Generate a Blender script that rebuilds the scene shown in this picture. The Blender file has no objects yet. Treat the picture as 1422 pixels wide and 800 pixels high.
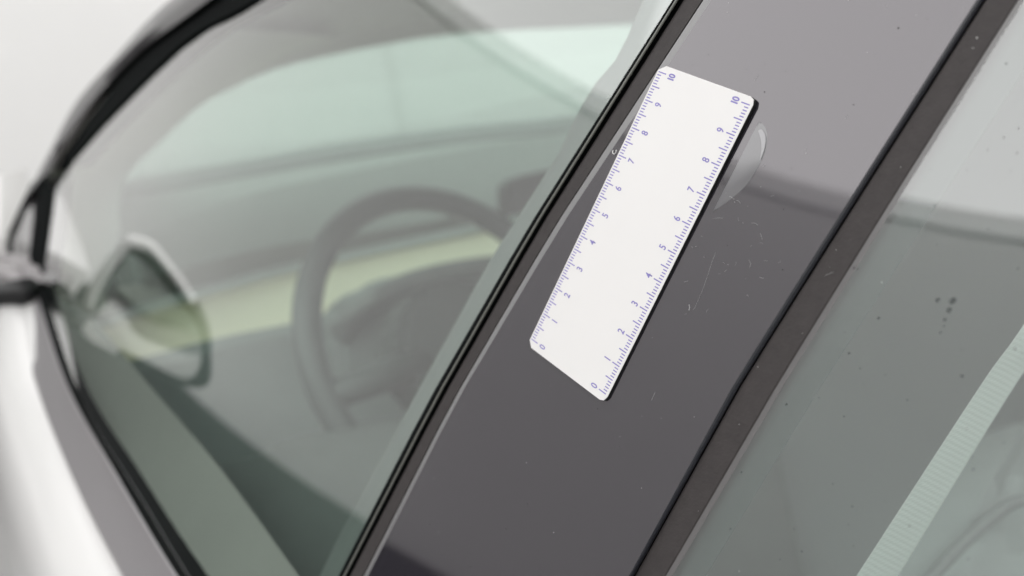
import bpy, bmesh, math, random
from mathutils import Vector, Matrix

# ------------------------------------------------------------------ camera
W = Matrix(((0.5083750509636599, 0.08242137661537936, -0.8571823167999454),
            (0.8452530671488108, -0.23805699129080572, 0.47840999296992597),
            (-0.1646270331179664, -0.9677476869382844, -0.1906891564624905)))
CAM = Vector((0.27554299025950224, -0.15786060586513606, 0.0805036641976338))
FPX = 1300.0
scene = bpy.context.scene
col = scene.collection
cd = bpy.data.cameras.new('camera')
cam = bpy.data.objects.new('camera', cd)
col.objects.link(cam)
cd.sensor_width = 36.0
cd.lens = FPX / 1422 * 36
cd.clip_start = 0.01
cd.clip_end = 100
M = Matrix.Identity(4)
for r in range(3):
    M[r][0] = W[r][0]; M[r][1] = -W[r][1]; M[r][2] = -W[r][2]; M[r][3] = CAM[r]
cam.matrix_world = M
cd.dof.use_dof = True
cd.dof.focus_distance = 0.295
cd.dof.aperture_fstop = 7.2
scene.camera = cam

# ------------------------------------------------------------------ world and exposure
wd = bpy.data.worlds.new('World')
scene.world = wd
wd.use_nodes = True
wd.node_tree.nodes['Background'].inputs[0].default_value = (0.9, 0.95, 1, 1)
wd.node_tree.nodes['Background'].inputs[1].default_value = 0.05
vs = scene.view_settings
vs.view_transform = 'Standard'
vs.look = 'None'
vs.exposure = 0.0
vs.gamma = 1
PANEL_LIGHT = 3.75
LW = 2.5
cy = scene.cycles
cy.use_denoising = True
cy.max_bounces = 14
cy.transparent_max_bounces = 32
cy.diffuse_bounces = 5
cy.glossy_bounces = 6
cy.caustics_reflective = False
cy.sample_clamp_indirect = 8

# ------------------------------------------------------------------ geometry of the car's side
TR = Vector((0.6606058965603585, 1.761678136781383, 32.706384592871615))
RR = Matrix(((0.59768355767429, 0.41547116373526805, -0.685680739841622),
             (0.41818956234671056, -0.8912436136906585, -0.17550587168945972),
             (-0.6840262091685951, -0.18184755472008016, -0.7064273579148803)))
WR = W @ RR
def rul(x, y, z=0.0):                 # ruler frame (cm) to metres
    return WR @ Vector((x, y, z)) * 0.01
def ray(u, v):                        # viewing direction of a measured point, used to find where on the car it lies
    return W @ Vector(((u - 711) / FPX, (v - 400) / FPX, 1.0))
def P(u, v, t):
    return CAM + ray(u, v) * t
SA, SB, SK, SQ, SX, SZ, XC = .476, .276, .195, .10, .033, .034, .45
def S(x, z):                          # the curved side of the car: y over x and z
    base = SA * z + SQ * ((z - SZ) ** 2 - SZ * SZ)
    if x < -XC:
        y0 = -SB * XC + SK * ((XC + SX) ** 2 - SX * SX)
        return base + y0 + (SB - 2 * SK * (XC + SX)) * (x + XC)
    return base + SB * x + SK * ((x - SX) ** 2 - SX * SX)
def SN(p):
    e = 1e-4
    n = Vector(((S(p.x + e, p.z) - S(p.x - e, p.z)) / (2 * e), -1, (S(p.x, p.z + e) - S(p.x, p.z - e)) / (2 * e)))
    return n.normalized()
PANEL_OFF = 0.00172
TILT = [0.0]                        # the pillar panel leans a touch more than the glass beside it
def H(u, v, off=0.0, tmax=1.6):       # point of the side surface, off metres further in
    d = ray(u, v)
    def g(t):
        p = CAM + d * t
        return p.y - S(p.x, p.z) - off - TILT[0] * (p.z - .034)
    a = 0.03
    n = 120
    for i in range(1, n + 1):
        b = 0.03 + (tmax - 0.03) * i / n
        if g(b) >= 0:
            for _ in range(36):
                m = (a + b) / 2
                if g(m) < 0: a = m
                else: b = m
            return CAM + d * b
        a = b
    return CAM + d * 1.1
EF = Vector((-.94, -.33, 0)).normalized()       # car forward
EL = Vector((-.33, .94, 0)).normalized()        # across the car, away from the camera
UP = Vector((0, 0, 1))

# ------------------------------------------------------------------ materials
MATS = {}
def mat(name, color, rough=0.5, ior=1.5, metal=0.0, noise=0.0, nscale=40.0, bump=0.0, bscale=200.0, coat=0.0, spec=None):
    if name in MATS: return MATS[name]
    m = bpy.data.materials.new(name)
    m.use_nodes = True
    nt = m.node_tree
    b = nt.nodes['Principled BSDF']
    b.inputs['Base Color'].default_value = (*color, 1)
    b.inputs['Roughness'].default_value = rough
    b.inputs['IOR'].default_value = ior
    b.inputs['Metallic'].default_value = metal
    b.inputs['Coat Weight'].default_value = coat
    b.inputs['Coat Roughness'].default_value = 0.15
    if spec is not None: b.inputs['Specular IOR Level'].default_value = spec
    tc = nt.nodes.new('ShaderNodeTexCoord')
    if noise:
        n = nt.nodes.new('ShaderNodeTexNoise')
        n.inputs['Scale'].default_value = nscale
        n.inputs['Detail'].default_value = 5
        nt.links.new(tc.outputs['Object'], n.inputs['Vector'])
        r = nt.nodes.new('ShaderNodeMix'); r.data_type = 'RGBA'
        r.inputs['A'].default_value = (*[c * (1 - noise) for c in color], 1)
        r.inputs['B'].default_value = (*[min(1, c * (1 + noise)) for c in color], 1)
        nt.links.new(n.outputs['Fac'], r.inputs['Factor'])
        nt.links.new(r.outputs['Result'], b.inputs['Base Color'])
    if bump:
        n2 = nt.nodes.new('ShaderNodeTexNoise')
        n2.inputs['Scale'].default_value = bscale
        n2.inputs['Detail'].default_value = 4
        nt.links.new(tc.outputs['Object'], n2.inputs['Vector'])
        bp = nt.nodes.new('ShaderNodeBump')
        bp.inputs['Strength'].default_value = bump
        bp.inputs['Distance'].default_value = 0.0005
        nt.links.new(n2.outputs['Fac'], bp.inputs['Height'])
        nt.links.new(bp.outputs['Normal'], b.inputs['Normal'])
    MATS[name] = m
    return m

def glass(name, tint, f0=0.07, rough=0.0):
    m = bpy.data.materials.new(name); m.use_nodes = True
    nt = m.node_tree; nt.nodes.clear()
    out = nt.nodes.new('ShaderNodeOutputMaterial')
    tr = nt.nodes.new('ShaderNodeBsdfTransparent'); tr.inputs[0].default_value = (*tint, 1)
    gl = nt.nodes.new('ShaderNodeBsdfGlossy'); gl.inputs['Roughness'].default_value = rough
    gl.inputs['Color'].default_value = (1, 1, 1, 1)
    ge = nt.nodes.new('ShaderNodeNewGeometry')
    dt = nt.nodes.new('ShaderNodeVectorMath'); dt.operation = 'DOT_PRODUCT'
    nt.links.new(ge.outputs['Normal'], dt.inputs[0]); nt.links.new(ge.outputs['Incoming'], dt.inputs[1])
    def ma(op, a, b=None):
        n = nt.nodes.new('ShaderNodeMath'); n.operation = op
        for i, x in enumerate((a, b)):
            if x is None: continue
            if isinstance(x, (int, float)): n.inputs[i].default_value = x
            else: nt.links.new(x, n.inputs[i])
        return n.outputs[0]
    c = ma('ABSOLUTE', dt.outputs['Value'])
    s = ma('POWER', ma('SUBTRACT', 1.0, c), 5.0)
    r1 = ma('ADD', f0, ma('MULTIPLY', s, 1 - f0))
    r2 = ma('DIVIDE', ma('MULTIPLY', r1, 2.0), ma('ADD', r1, 1.0))     # both faces of the sheet
    mx = nt.nodes.new('ShaderNodeMixShader')
    nt.links.new(r2, mx.inputs[0]); nt.links.new(tr.outputs[0], mx.inputs[1]); nt.links.new(gl.outputs[0], mx.inputs[2])
    nt.links.new(mx.outputs[0], out.inputs[0])
    return m
def clear(name, tint):
    m = bpy.data.materials.new(name); m.use_nodes = True
    nt = m.node_tree; nt.nodes.clear()
    out = nt.nodes.new('ShaderNodeOutputMaterial')
    tr = nt.nodes.new('ShaderNodeBsdfTransparent'); tr.inputs[0].default_value = (*tint, 1)
    nt.links.new(tr.outputs[0], out.inputs[0])
    return m
def veil(name, color, alpha, rough=0.3):
    m = bpy.data.materials.new(name); m.use_nodes = True
    nt = m.node_tree; b = nt.nodes['Principled BSDF']
    b.inputs['Base Color'].default_value = (*color, 1)
    b.inputs['Roughness'].default_value = rough
    b.inputs['Alpha'].default_value = alpha
    return m
def emit(name, color, s):
    m = bpy.data.materials.new(name); m.use_nodes = True
    nt = m.node_tree; nt.nodes.clear()
    out = nt.nodes.new('ShaderNodeOutputMaterial')
    e = nt.nodes.new('ShaderNodeEmission'); e.inputs[0].default_value = (*color, 1); e.inputs[1].default_value = s
    nt.links.new(e.outputs[0], out.inputs[0])
    return m

gloss_black = mat('gloss_black', (.0215, .0200, .0250), .035, 1.79)
gloss_black.node_tree.nodes['Principled BSDF'].inputs['Specular Tint'].default_value = (1, .962, .985, 1)
frame_black = mat('frame_black', (.035, .032, .035), .22, 1.8)
edge_black = mat('edge_black', (.016, .017, .022), .35, 1.45)
rubber = mat('rubber', (.034, .0295, .0295), .7, 1.4, noise=.25, nscale=300, bump=.3, bscale=900)
seal_black = mat('seal_black', (.011, .012, .012), .6, 1.4, spec=0.0)
bead_glint = mat('bead_glint', (.13, .132, .118), .35, 1.5)  # black bead with its highlight put into a lighter base colour
white_paint = mat('white_paint', (.57, .565, .56), .42, 1.45, coat=.35)
lining = mat('headlining', (.60, .60, .59), .9, 1.3, noise=.06, nscale=60)
pillar_cloth = mat('pillar_cloth', (.76, .75, .72), .9, 1.3, noise=.05, nscale=60)
dash_dark = mat('dash_dark', (.30, .32, .315), .6, 1.4, noise=.08, nscale=30)
dash_mid = mat('dash_mid', (.27, .285, .275), .65, 1.4, noise=.06, nscale=30)
dash_shade = mat('dash_shade', (.26, .27, .268), .6, 1.4)
pale_trim = mat('pale_trim', (.72, .78, .78), .4, 1.4)
wood = mat('light_wood', (.92, .85, .63), .5, 1.4, noise=.07, nscale=8)
wheel_black = mat('wheel_leather', (.125, .135, .132), .5, 1.45)
seat_grey = mat('seat_grey', (.16, .168, .163), .8, 1.4, noise=.1, nscale=30)
door_cap_m = mat('door_cap', (.265, .245, .232), .6, 1.4, noise=.08, nscale=30)
carpet = mat('carpet', (.20, .20, .195), .9)
screen_m = mat('screen_black', (.08, .08, .08), .3)
mirror_m = mat('mirror_silver', (.80, .82, .80), .01, 1.5, metal=1.0)
pane_front = glass('side_glass', (.84, .935, .90), .085)
pane_wind = glass('windscreen_glass', (.88, .96, .92))
pane_in = clear('glass_inner_face', (.98, .99, .98))

# ------------------------------------------------------------------ mesh helpers
def link(name, me, parent=None):
    o = bpy.data.objects.new(name, me)
    col.objects.link(o)
    if parent is not None:
        o.parent = parent
        o.matrix_parent_inverse = parent.matrix_world.inverted()
    return o
def mk(name, verts, faces, m, parent=None, smooth=False, idx=None):
    me = bpy.data.meshes.new(name)
    me.from_pydata([tuple(v) for v in verts], [], faces)
    ms = m if isinstance(m, (list, tuple)) else [m]
    for x in ms: me.materials.append(x)
    if idx:
        for p, i in zip(me.polygons, idx): p.material_index = i
    if smooth:
        for p in me.polygons: p.use_smooth = True
    me.update()
    return link(name, me, parent)
def lerp_line(line, v):               # u on a measured polyline (u, v) at height v, run on past its ends
    L = sorted(line, key=lambda q: q[1])
    for (u0, v0), (u1, v1) in zip(L, L[1:]):
        if v <= v1 or (u1, v1) == L[-1]:
            return u0 + (u1 - u0) * (v - v0) / (v1 - v0)
def resample(pts, n):
    pts = [Vector(p) for p in pts]
    d = [0]
    for a, b in zip(pts, pts[1:]): d.append(d[-1] + (b - a).length)
    out = []
    for i in range(n):
        s = d[-1] * i / (n - 1)
        k = 0
        while k < len(d) - 2 and d[k + 1] < s: k += 1
        f = (s - d[k]) / max(1e-9, d[k + 1] - d[k])
        out.append(pts[k].lerp(pts[k + 1], f))
    return out
def smooth_curve(pts, n):             # Catmull-Rom through the points
    pts = [Vector(p) for p in pts]
    if len(pts) < 3: return resample(pts, n)
    q = [2 * pts[0] - pts[1]] + pts + [2 * pts[-1] - pts[-2]]
    fine = []
    for i in range(1, len(q) - 2):
        for k in range(12):
            t = k / 12
            a, b, c, d = q[i - 1], q[i], q[i + 1], q[i + 2]
            fine.append(.5 * (2 * b + (c - a) * t + (2 * a - 5 * b + 4 * c - d) * t * t + (3 * b - a - 3 * c + d) * t ** 3))
    fine.append(q[-2])
    return resample(fine, n)
def grid_faces(nr, nc, closed=False):
    F = []
    for i in range(nr - 1):
        for j in range(nc if closed else nc - 1):
            k = (j + 1) % nc
            F.append((i * nc + j, i * nc + k, (i + 1) * nc + k, (i + 1) * nc + j))
    return F
def sheet(name, rows, m, parent, thick=None, smooth=True, sharp=32):
    """rows of points into a surface; thick is a vector the surface is thickened along."""
    nr, nc = len(rows), len(rows[0])
    V = [p for r in rows for p in r]
    F = grid_faces(nr, nc)
    if thick is not None:
        n = len(V)
        V = V + [p + (thick(p) if callable(thick) else thick) for p in V]
        F2 = [tuple(reversed([n + k for k in f])) for f in F]
        rim = []
        def edge(a, b): rim.append((b, a, n + a, n + b))
        for j in range(nc - 1):
            edge(j + 1, j) ; edge((nr - 1) * nc + j, (nr - 1) * nc + j + 1)
        for i in range(nr - 1):
            edge(i * nc, (i + 1) * nc); edge((i + 1) * nc + nc - 1, i * nc + nc - 1)
        F = F + F2 + rim
    o = mk(name, V, F, m, parent)
    me = o.data
    bm = bmesh.new(); bm.from_mesh(me)
    bmesh.ops.recalc_face_normals(bm, faces=bm.faces)
    bm.to_mesh(me); bm.free()
    if smooth:
        for p in me.polygons: p.use_smooth = True
        me.set_sharp_from_angle(angle=math.radians(sharp))
    return o
def tube(name, pts, r, m, parent, seg=10, closed=False, flat=None):
    pts = [Vector(p) for p in pts]
    n = len(pts)
    V, rr = [], (r if isinstance(r, (list, tuple)) else [r] * n)
    ref = Vector((0, 0, 1))
    for i, p in enumerate(pts):
        a = pts[(i - 1) % n] if closed or i > 0 else p
        b = pts[(i + 1) % n] if closed or i < n - 1 else p
        t = (b - a).normalized()
        x = t.cross(ref if abs(t.dot(ref)) < .95 else Vector((1, 0, 0))).normalized(); y = x.cross(t)
        for k in range(seg):
            an = 2 * math.pi * k / seg
            V.append(p + (x * math.cos(an) + y * math.sin(an)) * rr[i])
    F = grid_faces(n, seg, True)
    if closed:
        F += [((n - 1) * seg + j, (n - 1) * seg + (j + 1) % seg, (j + 1) % seg, j) for j in range(seg)]
    else:
        F += [tuple(reversed(range(seg))), tuple((n - 1) * seg + k for k in range(seg))]
    o = mk(name, V, F, m, parent, True)
    bm = bmesh.new(); bm.from_mesh(o.data); bmesh.ops.recalc_face_normals(bm, faces=bm.faces); bm.to_mesh(o.data); bm.free()
    return o
def plate(name, outline, m, parent, thick, bevel=0.0, mid=None):
    """closed outline of points filled and thickened along a vector."""
    bm = bmesh.new()
    vs_ = [bm.verts.new(p) for p in outline]
    f = bm.faces.new(vs_)
    r = bmesh.ops.extrude_face_region(bm, geom=[f])
    for e in r['geom']:
        if isinstance(e, bmesh.types.BMVert): e.co += thick
    bmesh.ops.recalc_face_normals(bm, faces=bm.faces)
    if bevel:
        bmesh.ops.bevel(bm, geom=list(bm.edges), offset=bevel, segments=2, affect='EDGES', clamp_overlap=True)
    me = bpy.data.meshes.new(name); bm.to_mesh(me); bm.free()
    me.materials.append(m)
    return link(name, me, parent)
def empty(name, loc, label, cat):
    o = bpy.data.objects.new(name, None); col.objects.link(o)
    o.location = loc
    bpy.context.view_layer.update()
    o['label'] = label; o['category'] = cat
    return o

# ------------------------------------------------------------------ the studio: round white room, ceiling light
RC, RRAD = Vector((.33, 1.0, 0)), 4.6
Z0, ZS = -1.22, .08 + 2.53
wall_m = mat('studio_wall_paint', (.652, .648, .642), .9, 1.3, noise=.02, nscale=3)
floor_m = mat('studio_floor_paint', (.34, .34, .335), .5, 1.45, noise=.05, nscale=5)
cove_m = mat('studio_cove_paint', (.78, .775, .765), .9, 1.3, noise=.02, nscale=3)
dark_m = mat('dark_partition', (.022, .021, .023), .8, 1.4, noise=.1, nscale=4)
NS = 128
def ang(deg): return int(round(deg / 360 * NS))
def ringpt(r, z, k, n=NS):
    a = 2 * math.pi * k / n
    return RC + Vector((r * math.cos(a), r * math.sin(a), z))
def ring_sheet(name, prof, m, k0=0, k1=NS, kind='structure', smooth=True):
    n = k1 - k0
    V = [ringpt(r, z, k0 + i) for (r, z) in prof for i in range(n + (0 if n == NS else 1))]
    nc = n if n == NS else n + 1
    o = mk(name, V, grid_faces(len(prof), nc, n == NS), m, None, smooth)
    if smooth: o.data.set_sharp_from_angle(angle=math.radians(35))
    if kind: o['kind'] = kind
    return o
fl = mk('floor', [ringpt(RRAD + .2, Z0, k) for k in range(64)] if False else [RC + Vector(((RRAD + .2) * math.cos(2 * math.pi * k / 64), (RRAD + .2) * math.sin(2 * math.pi * k / 64), Z0)) for k in range(64)], [tuple(range(64))], floor_m)
fl['kind'] = 'structure'
ring_sheet('wall', [(RRAD, Z0), (RRAD, ZS), (RRAD + .12, ZS), (RRAD + .12, Z0)], wall_m)
ring_sheet('wall_shadow_joint', [(RRAD + .03, ZS - .01), (RRAD + .03, ZS + .035)], seal_black)
zc = ZS + .13
ring_sheet('upper_wall', [(RRAD + .03, ZS + .026), (RRAD, ZS + .026), (RRAD, zc + .05)], mat('upper_wall_lit', (.90, .90, .895), .9, 1.3))  # lighter than the wall below: glow from the ceiling panel put into its colour
ce = mk('ceiling', [RC + Vector(((RRAD + .15) * math.cos(2 * math.pi * k / 64), (RRAD + .15) * math.sin(2 * math.pi * k / 64), zc + .12)) for k in range(64)], [tuple(reversed(range(64)))], cove_m)
ce['kind'] = 'structure'
for (ka, kb, st_, lab) in ((240, 510, PANEL_LIGHT, 'bright white luminous ceiling panel curving beside and behind the car'),
                           (150, 239.5, PANEL_LIGHT * .74, 'dimmer luminous ceiling panel curving ahead of the car')):
    lp = ring_sheet('ceiling_light', [(RRAD - .03, zc + .03), (RRAD - .03, zc), (RRAD - LW, zc + .02), (RRAD - LW, zc + .05)],
                    emit('lightbox_fabric', (1, .995, .988), st_), ang(ka), ang(kb), None, False)
    lp['label'] = lab
    lp['category'] = 'ceiling light'
for du in (548,):
    d = ray(du, 120); q = d.xy - Vector((0, 0))
    c = CAM.xy - RC.xy; aa = d.xy.dot(d.xy); bb = 2 * c.dot(d.xy); cc = c.dot(c) - (RRAD - .004) ** 2
    hitp = CAM + d * ((-bb + math.sqrt(bb * bb - 4 * aa * cc)) / (2 * aa))
    ka = math.atan2(hitp.y - RC.y, hitp.x - RC.x)
    jv = [RC + Vector((rr * math.cos(ka + x), rr * math.sin(ka + x), z)) for (rr, x) in ((RRAD + .01, -.004), (RRAD - .012, -.0035), (RRAD - .012, .0035), (RRAD + .01, .004)) for z in (Z0, ZS)]
    jo = mk('wall_joint_strip', jv, [(0, 1, 3, 2), (2, 3, 5, 4), (4, 5, 7, 6)], mat('joint_grey', (.57, .57, .56), .7))
    jo['kind'] = 'structure'
# dark low partition standing against the wall on the camera's side
# azimuths round the room's centre: 180 is ahead of the car, 270 is straight out from its side
part = ring_sheet('dark_partition', [(RRAD - .10, Z0), (RRAD - .10, .22), (RRAD - .04, .22), (RRAD - .04, Z0)], dark_m, ang(196), ang(330), None, True)
part['label'] = 'low dark grey partition curving along the white studio wall'
part['category'] = 'partition'

# ------------------------------------------------------------------ the car
car = empty('car', (0.2, 0.55, Z0), 'white car with glossy black window pillar and clear tinted glass, seen close up', 'car')

# measured lines on the side, u at given v
L_glass_r = [(939, 0), (737, 318), (597, 560), (474, 800)]
L_bead_a = [(934, 0), (732, 318), (593, 560), (470, 800)]
L_bead_l = [(936.5, 0), (736, 318), (598, 560), (474, 800)]
L_bead_r = [(944, 0), (745, 318), (607, 560), (483, 800)]
L_seal_r = [(950, 0), (749, 318), (610.5, 560), (486, 800)]
L_strip_r = [(977, 0), (768.5, 318), (627, 560), (505, 800)]
L_pan_l = [(988, 0), (776.5, 318), (632.5, 560), (511, 800)]
L_pan_r = [(1356, 0), (1184, 270), (1021, 530), (873.5, 800)]
L_bev_r = [(1368, 0), (1195, 270), (1031, 530), (880.5, 800)]
L_rub_l = [(1369.6, 0), (1196.6, 270), (1032.6, 530), (882, 800)]
L_rub_r = [(1414, 0), (1243, 270), (1082, 530), (924.5, 800)]
VS = [-420 + i * 60 for i in range(27)]
def sweep(name, prof, m, parent, smooth=True, vs_=VS, sharp=32):
    rows = []
    for v in vs_:
        rows.append([H(lerp_line(L, v), v, PANEL_OFF + off) for (L, off) in prof])
    o = sheet(name, rows, m, parent, None, smooth, sharp)
    # normals outward
    bm = bmesh.new(); bm.from_mesh(o.data)
    c = sum(1 if f.normal.dot(SN(f.calc_center_median())) > 0 else -1 for f in bm.faces)
    if c < 0: bmesh.ops.reverse_faces(bm, faces=bm.faces)
    bm.to_mesh(o.data); bm.free()
    return o
def between(La, Lb, f):
    vs_ = [-420, 0, 270, 318, 530, 560, 800, 1140]
    return [(lerp_line(La, v) * (1 - f) + lerp_line(Lb, v) * f, v) for v in vs_]

# --- centre pillar panel
TILT[0] = .008
panel = sweep('b_pillar_panel',
              [(L_pan_l, .004), (L_pan_l, 0.0)] +
              [(between(L_pan_l, L_pan_r, i / 8), 0.0) for i in range(1, 8)] +
              [(L_pan_r, .00003), (L_pan_r, .0045), (between(L_pan_l, L_pan_r, .6), .0045)], gloss_black, car, sharp=4)
sweep('front_edge', [(L_strip_r, .004), (L_strip_r, .0007), (between(L_strip_r, L_pan_l, .5), .0003), (L_pan_l, .00002)], mat('clear_edge', (.15, .148, .15), .3, 1.6), panel)
sweep('panel_edge', [(L_pan_r, .00012), (between(L_pan_r, L_bev_r, .35), .0003), (between(L_pan_r, L_bev_r, .8), .0012), (L_bev_r, .0024), (L_bev_r, .0045)], edge_black, panel)
TILT[0] = 0.0
sweep('gap_channel', [(L_bev_r, .0028), (between(L_bev_r, L_rub_l, .2), .008), (L_rub_l, .008)], seal_black, panel)
sweep('weather_strip', [(L_seal_r, .0065), (L_seal_r, .0022), (between(L_seal_r, L_strip_r, .15), .0016), (between(L_seal_r, L_strip_r, .92), .0016), (L_strip_r, .0022), (L_strip_r, .0065)], rubber, panel)

# --- front door
B_OUT = [P(-30, 250, 1.02) + Vector((-.05, 0, 0)), H(30, 410), H(51, 530), H(101, 665), H(169, 800), H(285, 1000)]
bo = [Vector((-1.02, -.112, .012)), Vector((-.90, -.118, .0)), Vector((-.76, -.127, -.023)), Vector((-.601, -.138, -.081)), Vector((-.417, -.136, -.119)), Vector((-.285, -.13, -.145)), Vector((-.12, -.10, -.168)), Vector((.03, -.068, -.18))]
def skin(name, path, parent, n=40):
    pr = [(-.004, .004), (.0, .0), (.008, -.001), (.02, -.007), (.033, -.02), (.044, -.045), (.052, -.09), (.057, -.17), (.057, -.28), (.052, -.42), (.04, -.56), (.018, -.70), (-.01, -.80), (-.06, -.84)]
    rows = [[p - EL * a + UP * b for (a, b) in pr] for p in smooth_curve(path, n)]
    return sheet(name, rows, white_paint, parent, EL * .02)
front_door = skin('front_door', bo, car)
rear_door = skin('rear_door', [Vector((.034, -.067, -.18)), Vector((.3, .02, -.183)), Vector((.6, .125, -.175)), Vector((.95, .27, -.16))], car, 20)
fender = skin('front_fender', [Vector((-1.025, -.112, .012)), Vector((-1.25, -.16, .0)), Vector((-1.6, -.25, -.03)), Vector((-2.0, -.32, -.09))], car, 20)

frm_o = [(430, -140), (235, 0), (150, 90), (100, 150), (60, 230), (30, 290), (10, 335), (-8, 385)]
frm_ot = [.58, .695, .82, .91, .975, 1.03, 1.065, 1.10]
frm_m = [(470, -140), (290, 0), (190, 75), (130, 140), (90, 200), (68, 240), (44, 270), (20, 330)]
frm_mt = [.53, .625, .745, .83, .895, .94, .98, 1.03]
frm_i = [(560, -140), (352, 0), (252, 60), (152, 160), (112, 205), (86, 236)]
frm_it = [.44, .55, .65, .78, .84, .885]
fo = smooth_curve([H(u, v, -.002) for u, v in frm_o[:6]], 40)
fm = smooth_curve([H(u, v, -.002) for u, v in frm_m[:6]], 40)
fi = smooth_curve([H(u, v, .0008) for u, v in frm_i], 40)
def bulge(a, b, f, h): return a.lerp(b, f) + SN(a.lerp(b, f)) * h
win_frame = sheet('window_frame', [[fo[i] + EL * .05, fo[i] + EL * .012, fo[i], bulge(fo[i], fm[i], .35, .004), bulge(fo[i], fm[i], .75, .004), fm[i]] for i in range(40)], frame_black, front_door)
sheet('window_frame_seal', [[fm[i], fm[i] + EL * .006, fi[i] + EL * .001, fi[i] + EL * .03] for i in range(40)], seal_black, front_door)

# belt trim and its rubber
bt_o = [Vector(p) for p in bo[2:]]
BI = [(46, 400), (89, 530), (163, 665), (243, 800), (375, 1000), (520, 1200)]
BO = [(22, 405), (51, 530), (101, 665), (169, 800), (285, 1000), (420, 1200)]
BG = [(57, 400), (98, 530), (172, 665), (253, 800), (386, 1000), (532, 1200)]
def hcurve(L, off, n=36): return smooth_curve([H(u, v, off) for u, v in L], n)
a_, b_, g_ = hcurve(BO, 0), hcurve(BI, 0), hcurve(BG, .003)
sheet('belt_trim', [[a_[i] - UP * .012 + EL * .004, a_[i], bulge(a_[i], b_[i], .12, .0035), bulge(a_[i], b_[i], .38, .009), bulge(a_[i], b_[i], .7, .0035), b_[i] + SN(b_[i]) * .0005, b_[i] + EL * .01] for i in range(36)], mat('belt_trim_sheen', (.15, .142, .148), .32, 1.6), front_door)  # black trim; the bright wall it mirrors is put into a grey base
sheet('belt_rubber', [[b_[i] + EL * .002, bulge(b_[i], g_[i], .3, .0), g_[i] + SN(g_[i]) * .0012, g_[i] + EL * .012] for i in range(36)], seal_black, front_door)

# quarter bar and its little patch
bar_l, bar_r = [(56, 240), (50, 294), (37, 398)], [(76, 238), (69, 294), (54, 402)]
bl = smooth_curve([H(u, v, -.001) for u, v in bar_l], 12)
br = smooth_curve([H(u, v, .002) for u, v in bar_r], 12)
sheet('quarter_post', [[bl[i] + EL * .02, bl[i], bulge(bl[i], br[i], .3, .002), bulge(bl[i], br[i], .7, .002), br[i], br[i] + EL * .02] for i in range(12)], seal_black, front_door)
qp = [H(u, v, .002) for u, v in ((48, 262), (32, 300), (20, 335), (22, 362), (38, 376), (46, 300))]
plate('quarter_cover', qp, frame_black, front_door, EL * .012)
q_o = smooth_curve([H(u, v, .002) for u, v in ((50, 255), (28, 300), (13, 338), (20, 368))], 14)
tube('quarter_edge', q_o, .0042, seal_black, front_door, 8)

# front pane
rows = []
for i, v in enumerate([-140 + 30 * k for k in range(46)]):
    ur = lerp_line(L_glass_r, v)
    # left limit: frame inner edge above, belt below
    if v <= 236: ul = lerp_line(frm_i, v)
    elif v <= 400: ul = 86 + (60 - 86) * (v - 236) / 164
    else: ul = lerp_line(BG, v)
    ul = min(ul - (1 if v <= 236 else 6), ur - 4)
    rows.append([H(ul + (ur - ul) * (k / 24) ** 1.0, v, PANEL_OFF + .0022) for k in range(25)])
V = [p for r in rows for p in r]
N1 = len(V)
F = grid_faces(len(rows), 25)
V += [p + EL * .004 for p in V]
F2 = [tuple(reversed([N1 + k for k in f])) for f in F]
def orient(F, V):
    a, b, c = (V[k] for k in F[len(F) // 2][:3])
    return ((b - a).cross(c - a)).dot(SN(a)) > 0
if not orient(F, V):
    F = [tuple(reversed(f)) for f in F]; F2 = [tuple(reversed(f)) for f in F2]
front_pane = mk('window_pane', V, F + F2, [pane_front, pane_in], front_door, True, [0] * len(F) + [1] * len(F2))

# run channel and bright bead beside the pane
sweep('run_channel', [(L_bead_a, .0018), (L_bead_a, .001), (L_bead_l, .0008), (between(L_bead_l, L_bead_r, .12), .0030), (between(L_bead_l, L_bead_r, .3), .0012), (between(L_bead_l, L_bead_r, .8), .0012), (between(L_bead_l, L_bead_r, 1.05), .0050), (between(L_bead_r, L_seal_r, .6), .0052), (L_seal_r, .0030)], seal_black, front_door)
bead_pts = [H(lerp_line(between(L_bead_l, L_bead_r, .45), v), v, PANEL_OFF + .0009) for v in VS]
tube('channel_bead', bead_pts, .00045, bead_glint, front_door, 12)
# inner trim of the door frame seen through the pane
jam_l = [(935, -140), (912, -40), (880, 30), (862, 75), (822, 122), (798, 164), (775, 215), (681, 360), (549, 600), (470, 745), (430, 830), (280, 1140)]
jam_r = [(u + 10, v) for u, v in L_glass_r]
rows = []
for v in [-140 + 32 * k for k in range(40)]:
    a = lerp_line(jam_l, v); b = lerp_line(jam_r, v)
    rows.append([H(a, v, .034), H(a, v, .022), H(a * .75 + b * .25, v, .018), H(a * .3 + b * .7, v, .016), H(b, v, .012)])
jam_m = mat('door_frame_inner', (.15, .155, .15), .6, 1.4)
sheet('frame_inner_trim', rows, jam_m, front_door)

# door cap inside the beltline
c_o = hcurve([(70, 410), (112, 530), (187, 665), (269, 800), (405, 1000), (550, 1200)], .012)
c_i = [P(128, 440, .80), P(203, 530, .63), P(304, 648, .53), P(415, 800, .455), P(560, 1000, .40), P(700, 1200, .36)]
c_i = smooth_curve(c_i, 36)
sheet('door_cap', [[c_o[i] - UP * .05, c_o[i], c_o[i].lerp(c_i[i], .35) + UP * .002, c_o[i].lerp(c_i[i], .8) + UP * .001, c_i[i], c_i[i] - UP * .02 - EL * .01, c_i[i] - UP * .35 - EL * .02] for i in range(36)], door_cap_m, front_door)

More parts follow.
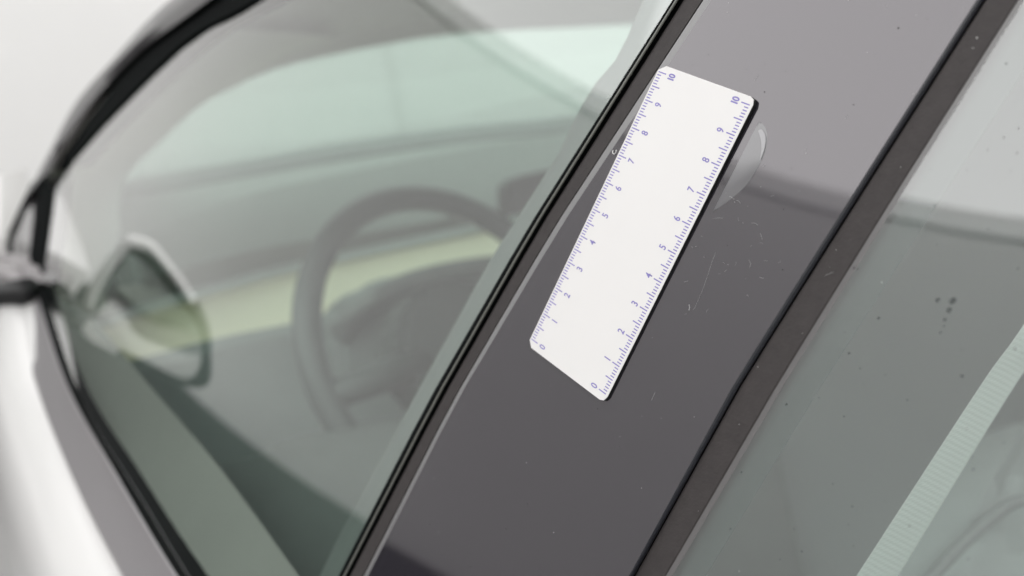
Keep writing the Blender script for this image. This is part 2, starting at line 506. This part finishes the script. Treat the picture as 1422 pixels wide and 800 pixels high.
# --- rear door glass and trims
rub = sweep('edge_trim', [(L_rub_l, .0065), (L_rub_l, .0016), (between(L_rub_l, L_rub_r, .06), .0011), (between(L_rub_l, L_rub_r, .94), .0010), (L_rub_r, .0013), (L_rub_r, .0065)], rubber, rear_door)
rows = []
for v in VS:
    a = lerp_line(L_rub_r, v)
    us = [a - .3, a + 1, a + 9, a + 11] + [a + 11 + (1000) * k / 16 for k in range(1, 17)]
    offs = [.0014] * 20
    rows.append([H(u, v, PANEL_OFF + o) for u, o in zip(us, offs)])
V = [p for r in rows for p in r]; N1 = len(V)
F = grid_faces(len(rows), 20)
V += [p + EL * .004 for p in V]
F2 = [tuple(reversed([N1 + k for k in f])) for f in F]
if not orient(F, V):
    F = [tuple(reversed(f)) for f in F]; F2 = [tuple(reversed(f)) for f in F2]
pane_rear = glass('rear_side_glass', (.80, .90, .87))
glass_edge = mat('glass_edge', (.10, .096, .097), .2, 1.52)
rear_pane = mk('window_pane', V, F + F2, [pane_rear, pane_in, glass_edge], rear_door, True, [2 if i % 19 in (0, 1) else 0 for i in range(len(F))] + [1] * len(F2))
# inner seal, soft light bead and inner flange behind the rear glass
L_in = [(1486, 0), (1310, 270), (1138, 540), (980, 800)]
rows = [[H(lerp_line(L_rub_r, v) - 6, v, .0066), H(lerp_line(between(L_rub_r, L_in, .25), v), v, .0062), H(lerp_line(between(L_rub_r, L_in, .36), v), v, .0058), H(lerp_line(between(L_rub_r, L_in, .48), v), v, .0062), H(lerp_line(between(L_rub_r, L_in, .7), v), v, .0066), H(lerp_line(L_in, v), v, .0066), H(lerp_line(L_in, v), v, .03)] for v in VS]
inner_m = mat('inner_seal', (.075, .085, .083), .9, 1.3, spec=.1)
sheet('inner_seal', rows, inner_m, rear_door)

# --- mirror on its arm, outside the front corner; the pane shows its reflection
def bounce(u, v):
    h = H(u, v, PANEL_OFF + .0022); n = SN(h)
    d = (h - CAM).normalized()
    return h, d - 2 * d.dot(n) * n
h0, r0 = bounce(205, 440)
MC = h0 + r0 * .475
MN = Vector((.90, .44, -.225)).normalized()
MN = (MN).normalized()
def on_mirror(u, v, off=0.0):
    h, r = bounce(u, v)
    t = (MC + MN * off - h).dot(MN) / r.dot(MN)
    return h + r * t
g_out = [(180, 352), (150, 392), (128, 432), (119, 452), (140, 470), (200, 500), (255, 526), (276, 512), (278, 470), (262, 440), (225, 395), (197, 362)]
h_out = [(178, 326), (150, 352), (126, 385), (110, 425), (108, 460), (134, 481), (200, 513), (258, 539), (290, 536), (293, 490), (290, 455), (272, 416), (236, 366), (206, 334)]
def loop(L, n, off):
    pts = [on_mirror(u, v, off) for u, v in L]
    return smooth_curve(pts + [pts[0]], n + 1)[:-1]
ho = loop(h_out, 48, 0.0)
cen = sum(ho, Vector()) / 48
rings = []
for dz, sc in ((.0, .84), (.003, .88), (.002, .93), (-.004, .975), (-.014, 1.0), (-.03, 1.015), (-.055, .99), (-.078, .86), (-.092, .62), (-.098, .3)):
    rings.append([cen + (p - cen) * sc + MN * dz for p in ho])
V = [p for r in rings for p in r]
F = grid_faces(len(rings), 48, True) + [tuple((len(rings) - 1) * 48 + k for k in range(48))]
zlo = cen.z
idx = []
mir_black = mat('mirror_black', (.012, .012, .013), .4, 1.45)
lowdir = [on_mirror(258, 538) - cen, on_mirror(200, 512) - cen]
lowd = (lowdir[0] + lowdir[1]).normalized()
def lowness(p): return (p - cen).dot(lowd)
for f in F:
    c = sum((V[k] for k in f), Vector()) / len(f)
    idx.append(1 if lowness(c) > .010 else 0)
mirror = mk('door_mirror', V, F, [mat('mirror_paint', (.80, .79, .78), .35, 1.5, coat=1.0), mir_black], car, True, idx)
bm = bmesh.new(); bm.from_mesh(mirror.data); bmesh.ops.recalc_face_normals(bm, faces=bm.faces); bm.to_mesh(mirror.data); bm.free()
go = loop(g_out, 40, .0025)
plate('mirror_glass', go, mirror_m, mirror, MN * -.003)
bez = loop(g_out, 40, .0015)
bez2 = [p + (p - cen) * .025 for p in bez]
V = bez + bez2; F = [(k, (k + 1) % 40, 40 + (k + 1) % 40, 40 + k) for k in range(40)]
mk('mirror_bezel', V + [p - MN * .004 for p in V], F + [tuple(40 * 2 + k for k in reversed(f)) for f in F], mir_black, mirror)
# arm to the door
foot = P(40, 405, .90)
arm_a = on_mirror(116, 440, -.03)
tube('mirror_arm', [foot + UP * .0, foot.lerp(arm_a, .5) - UP * .004, arm_a], [.014, .012, .015], mir_black, mirror, 12)
# triangular foot cover at the corner, white wing behind it
plate('mirror_foot', [P(-60, 395, 1.0), P(38, 396, .90), P(34, 374, .92), P(16, 367, .97), P(-4, 364, 1.0), P(-60, 356, 1.02)], mat('foot_cover_sheen', (.20, .185, .19), .35, 1.5), mirror, EL * .03)  # gloss black cover, its pale reflection put into the base colour
wing = [[P(-140 + 0 * k, 330 - 10 * k, 1.12 + .02 * k), P(-60, 325 - 22 * k, 1.12 + .02 * k), P(0, 330 - 22 * k, 1.13 + .02 * k), P(36, 330 - 24 * k, 1.2 + .02 * k)] for k in range(5)]
sheet('fender_corner', wing, white_paint, fender, UP * -.05)

# --- roof, lining, pillar trim, windscreen
e1 = smooth_curve([P(700, -200, .42), P(480, -60, .56), P(352, 0, .62), P(250, 58, .72), P(150, 157, .86), P(85, 233, .95), P(60, 310, 1.0), P(44, 402, 1.0)], 60)
ws_pts = [P(172, 252, 1.30), P(800, 165, 1.50), P(600, 48, 1.12)]
wn = (ws_pts[1] - ws_pts[0]).cross(ws_pts[2] - ws_pts[0]).normalized()
def on_ws(u, v, off=0.0):
    d = ray(u, v); t = (ws_pts[0] + EF * off - CAM).dot(wn) / d.dot(wn)
    return CAM + d * t
e2 = [(172, 252), (225, 195), (280, 145), (340, 113), (400, 90), (480, 71), (620, 46), (760, 35), (880, 30), (1100, 22)]
e2c = smooth_curve([on_ws(u, v, -.02) for u, v in e2], 50)
# A pillar trim: between the frame and the windscreen's side edge
ap_a = smooth_curve([P(245, 38, .705), P(190, 92, .785), P(135, 146, .86), P(98, 190, .91), P(74, 228, .95), P(60, 310, 1.0), P(44, 402, 1.02), P(40, 470, 1.03)], 20)
ap_b = smooth_curve([on_ws(470, 68, -.05) + UP * .012, on_ws(400, 88, -.04) + UP * .008, on_ws(345, 111, -.02), on_ws(280, 145, -.02), on_ws(225, 195, -.02), on_ws(172, 252, -.02), P(165, 340, 1.2), P(150, 430, 1.12)], 20)
sheet('a_pillar_trim', [[ap_a[i], ap_a[i].lerp(ap_b[i], .3) - EF * .01, ap_a[i].lerp(ap_b[i], .7) - EF * .012, ap_b[i], ap_b[i] + EF * .05] for i in range(20)], pillar_cloth, car)
# headlining: from the screen's top edge back over the cabin
hl_f = smooth_curve([on_ws(345, 111, -.02), on_ws(400, 90, -.02), on_ws(480, 71, -.02), on_ws(620, 46, -.02), on_ws(760, 35, -.02), on_ws(880, 30, -.02), on_ws(1500, 0, -.02)], 40)
hl_n = smooth_curve([P(150, 157, .86), P(250, 58, .72), P(352, 0, .62), P(480, -70, .53)], 20)
hl_header = [p - EF * .03 + UP * .018 for p in hl_f]
sheet('windscreen_header', [[hl_f[i] + EF * .03, hl_f[i], hl_header[i], hl_header[i] + UP * .004] for i in range(40)], lining, car)
roof_rows = []
back = -EF
for k in range(9):
    s = k / 8
    roof_rows.append([hl_header[i] + back * (1.9 * s) + UP * (.17 * math.sin(min(1, s * 1.15) * math.pi * .62)) for i in range(0, 40, 3)])
sheet('headlining', roof_rows, lining, car, UP * .012)
roof = sheet('roof', [[p + UP * .03 for p in r] for r in roof_rows], white_paint, car, UP * .006)
# side infill between frame and lining
near_edge = smooth_curve([r[0] for r in roof_rows], 20)
fr_edge = smooth_curve([P(135, 146, .86), P(235, 45, .72), P(335, -12, .62), P(460, -85, .53), P(1000, -420, .36), P(2200, -900, .26)], 20)
sheet('roof_rail_trim', [[fr_edge[i] + EL * .004, fr_edge[i].lerp(near_edge[i], .3), fr_edge[i].lerp(near_edge[i], .7), near_edge[i]] for i in range(20)], lining, car)
# windscreen
wsrows = []
for k in range(7):
    f = k / 6
    lo = [(120, 262), (400, 225), (640, 190), (800, 170), (1050, 130), (1400, 80)]
    hi = [(300, 118), (400, 82), (480, 63), (620, 38), (880, 22), (1400, 0)]
    wsrows.append([on_ws(a[0] * (1 - f) + b[0] * f, a[1] * (1 - f) + b[1] * f, 0.0) for a, b in zip(lo, hi)])
sheet('windscreen', wsrows, pane_wind, car, EF * .005)

# --- dashboard: bands running across the car
def band(L, n=40): return smooth_curve([P(u, v, t) for u, v, t in L], n)
d0 = band([(110, 266, 1.27), (172, 254, 1.30), (330, 226, 1.36), (480, 199, 1.42), (640, 178, 1.47), (800, 163, 1.51), (1100, 120, 1.6)])
d0b = band([(110, 290, 1.25), (172, 276, 1.28), (330, 248, 1.33), (480, 222, 1.38), (640, 199, 1.42), (800, 182, 1.46), (1100, 140, 1.54)])
d1 = band([(110, 360, 1.18), (172, 338, 1.20), (330, 276, 1.26), (480, 241, 1.30), (640, 209, 1.34), (800, 181, 1.38), (1100, 140, 1.46)])
d2 = band([(110, 420, 1.12), (200, 388, 1.14), (330, 352, 1.18), (400, 338, 1.20), (550, 315, 1.22), (700, 286, 1.24), (1000, 225, 1.3)])
d3 = band([(110, 450, 1.12), (200, 422, 1.14), (330, 385, 1.18), (400, 367, 1.20), (550, 334, 1.22), (700, 302, 1.24), (1000, 238, 1.3)])
d4 = band([(110, 468, 1.115), (200, 438, 1.135), (330, 401, 1.175), (400, 382, 1.195), (550, 349, 1.215), (700, 317, 1.235), (1000, 253, 1.295)])
d5 = band([(110, 520, 1.02), (200, 496, 1.04), (300, 470, 1.075), (400, 450, 1.09), (550, 420, 1.11), (700, 392, 1.13), (1000, 330, 1.19)])
d6 = band([(110, 640, .97), (200, 630, 1.0), (300, 610, 1.03), (400, 600, 1.05), (550, 580, 1.07), (700, 560, 1.09), (1000, 500, 1.15)])
N = range(40)
dash = sheet('dashboard', [[d0[i] + EF * .05, d0[i], d0b[i], d1[i] + UP * .0005, d1[i], d2[i].lerp(d1[i], .5), d2[i]] for i in N], dash_mid, car)
sheet('dash_shade_lip', [[d2[i] + UP * .001, d2[i] - EF * .004, d3[i], d3[i] + EF * .02] for i in N], dash_shade, dash)  # band of shade above the pale strip, put into the dash colour
sheet('light_strip', [[d3[i], d3[i].lerp(d4[i], .5) - EF * .008, d4[i], d4[i] + EF * .01] for i in N], pale_trim, dash)
sheet('wood_trim', [[d4[i], d4[i].lerp(d5[i], .5), d5[i]] for i in N], wood, dash)
sheet('lower_dash', [[d5[i], d5[i] - EF * .02 - UP * .01, d6[i], d6[i] - EF * .06 - UP * .10, d6[i] - EF * .10 - UP * .5] for i in N], dash_dark, dash)
sheet('defroster_trim', [[d0[i] - EF * .004 + UP * .002, d0b[i] + UP * .003, d0b[i]] for i in N], mat('defroster_grey', (.19, .20, .197), .7, 1.4), dash)

# --- steering wheel, hub, stalk
WC = P(640, 478, .97)
wn_ = (-EF * math.cos(.42) + UP * math.sin(.42)).normalized()
wx = wn_.cross(UP).normalized(); wy = wx.cross(wn_) * -1
if wy.z < 0: wy = -wy
ring_pts = [WC + (wx * math.cos(a) * .179 + wy * math.sin(a) * .169) for a in [2 * math.pi * k / 64 for k in range(64)]]
wheel = tube('steering_wheel', ring_pts, .0138, wheel_black, car, 14, True)
hub_pts = [WC + wx * math.cos(a) * .088 + wy * (math.sin(a) * .075 - .005) for a in [2 * math.pi * k / 24 for k in range(24)]]
plate('wheel_hub', [p + wn_ * .012 for p in hub_pts], wheel_black, wheel, -wn_ * .05, .008)
for s in (-1, 1):
    tube('wheel_spoke', [WC + wx * .06 * s, WC + wx * .18 * s + wy * .005], [.018, .013], wheel_black, wheel, 10)
tube('wheel_spoke', [WC - wy * .05, WC - wy * .175], [.02, .013], wheel_black, wheel, 10)
binn = [P(470, 470, 1.045), P(500, 432, 1.045), P(545, 400, 1.05), P(600, 380, 1.055), P(680, 366, 1.06), P(780, 360, 1.07), P(820, 620, 1.045), P(470, 640, 1.03)]
plate('steering_column', binn, dash_dark, dash, EF * .08, .012)
cowl = smooth_curve([P(470, 470, 1.04), P(500, 432, 1.04), P(545, 402, 1.045), P(600, 383, 1.05), P(680, 370, 1.055), P(780, 366, 1.06)], 20)
tube('column_cowl', cowl, .012, dash_mid, dash, 10)
tube('indicator_stalk', [P(462, 455, .98), P(490, 440, 1.0), P(535, 408, 1.05)], [.006, .010, .008], dash_mid, wheel, 10)
sc_o = [P(708, 252, 1.12), P(704, 262, 1.12), P(708, 300, 1.12), P(860, 280, 1.16), P(860, 215, 1.16), P(722, 245, 1.12)]
plate('touch_screen', sc_o, screen_m, dash, EF * .02, .004)

# --- seats
cushion = [[P(200, 660, .86), P(330, 640, .80), P(395, 612, .82), P(490, 588, .84), P(600, 575, .86), P(760, 560, .88)], [P(190, 740, .80), P(340, 700, .74), P(430, 650, .75), P(520, 626, .77), P(620, 610, .79), P(780, 600, .8)], [P(200, 960, .70), P(380, 900, .62), P(470, 850, .62), P(560, 800, .64), P(680, 760, .66), P(800, 740, .68)]]
front_seat = sheet('front_seat', [smooth_curve(r, 16) for r in cushion], seat_grey, car, UP * -.12)
sb = [[P(640, 300 + 90 * k, .62 - .01 * k) + EL * .05, P(720, 290 + 90 * k, .58 - .01 * k) + EL * .12, P(800, 290 + 90 * k, .56) + EL * .5] for k in range(7)]
# --- cabin shell
carpet_floor = mk('floor_pan', [Vector((0, 0, -.72)) + EF * a + EL * b for a, b in ((1.3, .02), (1.3, 1.5), (-1.6, 1.5), (-1.6, .02))], [(0, 1, 2, 3)], carpet, car)
sheet('bulkhead', [[P(-100, 300, 1.3) + EF * .1 - UP * .12, P(-100, 300, 1.3) + EF * .1 + EL * 1.5 - UP * .12], [P(-100, 300, 1.3) + EF * .1 - UP * .9, P(-100, 300, 1.3) + EF * .1 + EL * 1.5 - UP * .9]], carpet, car)
fd_base = Vector((0, 0, 0)) + EL * 1.42
far_door = sheet('far_door', [[fd_base + EF * a + UP * -.10, fd_base + EF * a - EL * .04 + UP * -.3, fd_base + EF * a + UP * -.78] for a in (.5, .2, -.1, -.5, -1.2)], dash_dark, car, EL * .04)
sheet('far_pane', [[fd_base + EF * a + UP * -.10, fd_base + EF * a * .9 - EL * .2 + UP * .22] for a in (.5, .2, -.1, -.5, -1.1)], pane_front, far_door, EL * .004)
rs0 = Vector((.62, .25, 0))
rear_seat = sheet('rear_seat', [[rs0 + EL * b - EF * .0 + UP * -.45, rs0 + EL * b + EF * .45 + UP * -.40, rs0 + EL * b + EF * .47 + UP * -.52] for b in (0, .4, .8, 1.15)], seat_grey, car)
sheet('rear_backrest', [[rs0 + EL * b + UP * -.45, rs0 + EL * b - EF * .12 + UP * -.1, rs0 + EL * b - EF * .22 + UP * .12, rs0 + EL * b - EF * .32 + UP * .10] for b in (0, .4, .8, 1.15)], seat_grey, car)

rc_m = mat('cabin_trim', (.44, .48, .48), .8, 1.4, noise=.06, nscale=6)
sheet('cabin_side_trim', [[P(900 + 130 * k, v, 1.15 + .02 * k) for k in range(13)] for v in (-700, -400, -100, 200, 500, 800, 1200, 1500)], rc_m, car, EL * .01)
# things behind the rear glass: seat back with seam, belt
bk_m = mat('seat_back', (.37, .395, .39), .8, 1.4, noise=.08, nscale=40)
bk = [[P(1290, 690, .62), P(1318, 678, .62), P(1345, 670, .62), P(1376, 661, .62), P(1388, 684, .62), P(1402, 700, .62), P(1600, 650, .66)],
      [P(1235, 790, .58), P(1270, 775, .57), P(1310, 760, .57), P(1350, 752, .565), P(1378, 756, .565), P(1420, 770, .57), P(1640, 760, .6)],
      [P(1100, 1000, .54), P(1150, 980, .53), P(1250, 960, .52), P(1350, 955, .52), P(1380, 960, .52), P(1470, 960, .53), P(1680, 960, .56)]]
seat_back = sheet('seat_back', [smooth_curve(r, 24) for r in bk], bk_m, car, EL * .1)
seam = smooth_curve([P(1440, 690, .565), P(1400, 702, .56), P(1355, 738, .553), P(1315, 778, .548), (P(1270, 830, .54))], 20)
tube('seat_piping', seam, .0034, mat('seat_seam', (.26, .27, .27), .8), seat_back, 8)
hr = [P(1322, 678, .70), P(1375, 660, .70), P(1392, 700, .70), P(1420, 560, .72), P(1600, 520, .74), P(1620, 720, .74), P(1400, 716, .70)]
sh = [[P(1300, 690, .68), P(1345, 672, .68), P(1376, 660, .68), P(1420, 610, .69), P(1560, 560, .7)], [P(1318, 676, .66), P(1380, 668, .655), P(1398, 704, .65), P(1450, 690, .66), P(1600, 660, .67)]]

belt_m = bpy.data.materials.new('belt_webbing'); belt_m.use_nodes = True
nt = belt_m.node_tree; bs = nt.nodes['Principled BSDF']; bs.inputs['Roughness'].default_value = .8
uvn = nt.nodes.new('ShaderNodeUVMap')
wv = nt.nodes.new('ShaderNodeTexWave'); wv.wave_type = 'BANDS'; wv.bands_direction = 'DIAGONAL'
wv.inputs['Scale'].default_value = .314; wv.inputs['Distortion'].default_value = .6
mp = nt.nodes.new('ShaderNodeMapping'); mp.inputs['Scale'].default_value = (-1, 1, 1)
wv2 = nt.nodes.new('ShaderNodeTexWave'); wv2.wave_type = 'BANDS'; wv2.bands_direction = 'DIAGONAL'
wv2.inputs['Scale'].default_value = .314; wv2.inputs['Distortion'].default_value = .6
nt.links.new(uvn.outputs[0], wv.inputs['Vector']); nt.links.new(uvn.outputs[0], mp.inputs['Vector']); nt.links.new(mp.outputs[0], wv2.inputs['Vector'])
mu = nt.nodes.new('ShaderNodeMath'); mu.operation = 'MULTIPLY'
nt.links.new(wv.outputs['Fac'], mu.inputs[0]); nt.links.new(wv2.outputs['Fac'], mu.inputs[1])
mixc = nt.nodes.new('ShaderNodeMix'); mixc.data_type = 'RGBA'
mixc.inputs['A'].default_value = (.845, .905, .865, 1); mixc.inputs['B'].default_value = (.90, .94, .91, 1)
nt.links.new(mu.outputs[0], mixc.inputs['Factor']); nt.links.new(mixc.outputs['Result'], bs.inputs['Base Color'])
bpn = nt.nodes.new('ShaderNodeBump'); bpn.inputs['Strength'].default_value = .35; bpn.inputs['Distance'].default_value = .0004
nt.links.new(mu.outputs[0], bpn.inputs['Height']); nt.links.new(bpn.outputs['Normal'], bs.inputs['Normal'])
BL = [(1640, 120), (1422, 450), (1365, 530), (1189, 800), (1000, 1090)]
BR = [(1700, 110), (1473, 450), (1413, 530), (1247, 800), (1072, 1090)]
rows, ts = [], (.34, .335, .335, .34, .345)
lc = smooth_curve([P(*a, t - .016) for a, t in zip(BL, ts)], 60)
rc = smooth_curve([P(*a, t + .016) for a, t in zip(BR, ts)], 60)
belt = sheet('seat_belt', [[lc[i].lerp(rc[i], k / 6) + (WR @ Vector((0, 0, 1))) * .0012 * math.sin(math.pi * k / 6) for k in range(7)] for i in range(60)], belt_m, car)
uvl = belt.data.uv_layers.new(name='UVMap')
Lm = sum((lc[i + 1] - lc[i]).length for i in range(59))
for p in belt.data.polygons:
    for li in p.loop_indices:
        k = belt.data.loops[li].vertex_index
        uvl.data[li].uv = ((k // 7) / 59 * Lm / .0010, (k % 7) / 6 * 9)

# ------------------------------------------------------------------ film mark, scratches and dust on the panel
def pan(x, y, lift=0.0):             # a point on the panel by ruler coordinates (cm)
    p = rul(x, y, -.15)
    q = Vector((p.x, S(p.x, p.z) + PANEL_OFF, p.z))
    return q + SN(q) * lift
def pxpan(u, v, lift=.0001): 
    TILT[0] = .008; q = H(u, v, PANEL_OFF); TILT[0] = 0.0
    return q + SN(q) * lift
film_m = mat('film_veil', (.078, .076, .083), .07, 1.79)
film2_m = mat('film_crescent', (.17, .167, .18), .12, 1.84)
arc = smooth_curve([Vector((x, y, 0)) for x, y in ((1054, 169), (1060.5, 173.5), (1065, 183), (1066, 195), (1063, 210), (1056, 226.5), (1046, 244), (1034, 260), (1020, 273), (1004, 285), (989.6, 294.5))], 40)
inner = [Vector((1054, 169, 0)).lerp(Vector((989.6, 294.5, 0)), i / 39) for i in range(40)]
film = sheet('peeled_film', [[pxpan(*arc[i].lerp(inner[i], f).xy, .00003 + .00009 * math.sin(math.pi * f)) for f in (0, .1, .35, .7, 1)] for i in range(40)], film_m, panel)
cr_o = smooth_curve([Vector((x, y, 0)) for x, y in ((1053.5, 182), (1058, 180), (1063, 187), (1064, 196), (1061.5, 210), (1056, 224))], 20)
cr_i = smooth_curve([Vector((x, y, 0)) for x, y in ((1053.5, 182), (1055.5, 188), (1057.5, 196), (1058, 206), (1057, 216), (1056, 224))], 20)
sheet('film_fold', [[pxpan(*cr_o[i].xy, .00028), pxpan(*cr_i[i].xy, .00028)] for i in range(20)], film2_m, film)

random.seed(4)
def ribbon(V, F, pts, w):
    for a, b in zip(pts, pts[1:]):
        d = (b - a).normalized(); n = SN(a).cross(d).normalized() * w * .5
        k = len(V); V += [a - n, a + n, b + n, b - n]; F.append((k, k + 1, k + 2, k + 3))
V, F = [], []
def scratch(pts, w): ribbon(V, F, [pxpan(*p) for p in pts], w)
scratch([(994, 351), (989, 364), (983, 383), (977, 400)], .00007)
scratch([(977, 400), (971, 414), (965, 428), (962, 431)], .00005)
scratch([(957, 423), (958, 427), (957, 431)], .00025)
for pts in ([(1044, 310), (1049, 310), (1053, 313)], [(1056, 324), (1059, 333)], [(1040, 361), (1043, 366), (1041, 372)], [(990, 304), (996, 303), (1004, 303)], [(1008, 268), (1013, 272), (1020, 277)], [(1025, 278), (1029, 283)], [(1059, 232), (1063, 228)], [(1006, 378), (1009, 375)], [(1055, 385), (1061, 387)], [(950, 392), (956, 390)], [(1174, 165), (1178, 160)], [(1048, 112), (1053, 105)], [(905, 556), (910, 545)], [(1146, 383), (1152, 380), (1158, 378)]):
    scratch(pts, .00007)
for _ in range(26):
    u = random.gauss(1010, 55); v = random.gauss(330, 80); a = random.uniform(0, 6.28); l = random.uniform(1.5, 6)
    if lerp_line(L_pan_l, v) + 20 < u < lerp_line(L_pan_r, v) - 10 and not (u < 1060 - (v - 130) * .48 and v < 560 and v > 90 and u < 1052 - (v - 143) * .49):
        c = [(u, v), (u + l * .5 * math.cos(a), v + l * .5 * math.sin(a)), (u + l * math.cos(a + .5), v + l * math.sin(a + .5))]
        scratch(c, .00005)
sc = mk('scratch_marks', V, F, mat('scratch_pale', (.30, .30, .30), .5, 1.5), panel)
sc['kind'] = 'stuff'
def specks(name, n, region, m, parent, surf, rmin, rmax, seed):
    random.seed(seed)
    V, F = [], []
    while len(F) < n:
        u, v = region()
        if u is None: continue
        c = surf(u, v); nn = SN(c); x = nn.cross(UP).normalized(); y = nn.cross(x)
        r = random.uniform(rmin, rmax) * random.choice((.6, .8, 1, 1.3))
        k = len(V); m_ = 9; ph = random.random()
        V.append(c + nn * r * .3)
        for i in range(m_):
            rr = r * random.uniform(.7, 1.25); a = 2 * math.pi * i / m_
            V.append(c + x * rr * math.cos(a) * random.uniform(.8, 1.1) + y * rr * math.sin(a))
        for i in range(m_): F.append((k, k + 1 + i, k + 1 + (i + 1) % m_))
    o = mk(name, V, F, m, parent); o['kind'] = 'stuff'
    return o
def reg_panel():
    v = random.uniform(-20, 810); u = random.uniform(500, 1360)
    if lerp_line(L_pan_l, v) + 6 < u < lerp_line(L_pan_r, v) - 4:
        d = WR.transposed() @ (H(u, v) * 100)
        if not (-.5 < d.x < 4.4 and -.5 < d.y < 10.5): return u, v
    return None, None
def reg_rear():
    v = random.uniform(0, 800); u = random.uniform(1000, 1425)
    return (u, v) if u > lerp_line(L_rub_r, v) + 16 else (None, None)
def reg_rub():
    v = random.uniform(0, 800); f = random.uniform(.1, .9)
    return lerp_line(between(L_rub_l, L_rub_r, f), v), v
pale_dust = mat('dust_pale', (.5, .5, .49), .9, 1.3)
dark_dust = mat('dust_dark', (.06, .058, .058), .9, 1.3)
specks('dust_specks', 9 * 34, reg_panel, pale_dust, panel, lambda u, v: pxpan(u, v, .00008), .00005, .00016, 2)
specks('dirt_specks', 9 * 34, reg_panel, dark_dust, panel, lambda u, v: pxpan(u, v, .00008), .00008, .00024, 5)
def rearp(u, v): 
    q = H(u, v, PANEL_OFF + .0015); return q + SN(q) * .0001
specks('dirt_specks', 9 * 55, reg_rear, veil('spot_dark', (.05, .055, .055), .35, .9), rear_pane, rearp, .00012, .00036, 6)
specks('dust_specks', 9 * 9, reg_rear, pale_dust, rear_pane, rearp, .00006, .00018, 8)
specks('dust_specks', 9 * 9, reg_rub, pale_dust, rub, lambda u, v: H(u, v, PANEL_OFF + .0009), .00008, .00018, 9)
lst = [(1302, 417, .0008), (1322.5, 418, .0012), (1318, 431, .0009), (1312, 444, .0006), (1306, 462, .0004), (1311, 453, .0003), (1220, 442, .0005), (1186, 372, .0005), (1191, 374, .0003)]
it = iter(lst); cur = [0]
V, F = [], []
random.seed(3)
for u, v, r in lst:
    for (du, dv, s) in ((0, 0, 1), (1.5, -1, .7), (-1, 1.4, .6)):
        c = rearp(u + du * r * 1500, v + dv * r * 1500); nn = SN(c); x = nn.cross(UP).normalized(); y = nn.cross(x)
        k = len(V); V.append(c + nn * r * .05)
        for i in range(12):
            a = 2 * math.pi * i / 12; rr = r * s * .75 * random.uniform(.75, 1.2)
            V.append(c + x * rr * math.cos(a) + y * rr * math.sin(a))
        for i in range(12): F.append((k, k + 1 + i, k + 1 + (i + 1) % 12))
o = mk('water_spots', V, F, veil('spot_water', (.06, .065, .065), .3, .9), rear_pane); o['kind'] = 'stuff'

# ------------------------------------------------------------------ the ruler
ink = mat('violet_ink', (.205, .18, .43), .5, 1.4, noise=.1, nscale=400)
card = mat('ruler_white', (.645, .635, .63), .42, 1.45, noise=.015, nscale=30)
magnet = mat('magnet_black', (.006, .006, .006), .55, 1.4, bump=.2, bscale=600)
ruler = empty('ruler', rul(2, 5, -.15), 'white ten centimetre scale ruler with violet markings stuck on the black pillar', 'ruler')
def rloop(x0, x1, y0, y1, c, z):
    return [rul(*p, z) for p in ((x0 + c, y0), (x1 - c, y0), (x1 - c * .35, y0 + c * .25), (x1, y0 + c), (x1, y1 - c), (x1 - c * .3, y1 - c * .25), (x1 - c, y1), (x0 + c * 1.2, y1), (x0, y1 - c * .9), (x0, y0 + c * .9))]
YN, YX, XL, XR = -.27, 10.25, -.02, 4.03
fo_ = rloop(XL, XR, YN, YX, .22, 0)
fz = WR @ Vector((0, 0, .01))
face_o = plate('ruler_face', fo_, card, ruler, fz * -.018)
bk_o = rloop(XL, XR + .02, YN + .01, YX, .2, -.0185)
plate('magnet_backing', bk_o, magnet, ruler, fz * -.128, .0002)
V, F = [], []
Z1 = .0025
random.seed(11)
def tick(x0, x1, y, w):
    k = len(V)
    V.extend([rul(x0, y - w / 2, Z1), rul(x1, y - w / 2, Z1), rul(x1, y + w / 2, Z1), rul(x0, y + w / 2, Z1)])
    F.append((k, k + 1, k + 2, k + 3))
for i in range(101):
    y = i / 10
    big = i % 5 == 0
    tick(.03, .385 if big else .205, y, .040 if big else .038)
    tick(3.93 - (.335 if big else .165), 3.93, y, .040 if big else .038)
tk = mk('tick_marks', V, F, ink, ruler); tk['kind'] = 'stuff'
def numeral(txt, x, y, size):
    cu = bpy.data.curves.new('n', 'FONT'); cu.body = txt; cu.align_x = 'CENTER'; cu.align_y = 'CENTER'; cu.size = 1
    cu.offset = .02 if len(txt) < 2 else .045
    if len(txt) > 1: cu.space_character = .86
    to = bpy.data.objects.new('n', cu); col.objects.link(to)
    bpy.context.view_layer.update()
    me = to.to_mesh().copy()
    bpy.data.objects.remove(to)
    xs = [v.co.x for v in me.vertices]; ys = [v.co.y for v in me.vertices]
    cx, cyy, hh = (min(xs) + max(xs)) / 2, (min(ys) + max(ys)) / 2, max(ys) - min(ys)
    s = size / hh
    for v in me.vertices:
        a, b = (v.co.x - cx) * s * .74, (v.co.y - cyy) * s        # a along the writing, b towards its top
        v.co = rul(x - b, y + a, Z1 + .001)
    me.materials.clear(); me.materials.append(ink)
    me.name = 'numeral'
    bpy.data.curves.remove(cu)
    return link('numeral', me, ruler)
for i in range(11):
    numeral(str(i), .645, i - (0.0 if i < 10 else .02), .285)
    numeral(str(i), 3.36, i - (0.0 if i < 10 else -.0), .285)
# ------------------------------------------------------------------ a stray fibre caught by the ruler
fb = smooth_curve([pxpan(852.5, 209, .0004), pxpan(852.2, 212.5, .0006), pxpan(855, 215, .0010), pxpan(858.5, 213.5, .0014), pxpan(860, 210, .0016)], 14)
fibre = tube('lint_fibre', fb, .00012, mat('lint_white', (.8, .8, .78), .8), None, 6)
fibre['label'] = 'tiny curled white lint fibre caught against the ruler edge'
fibre['category'] = 'lint'
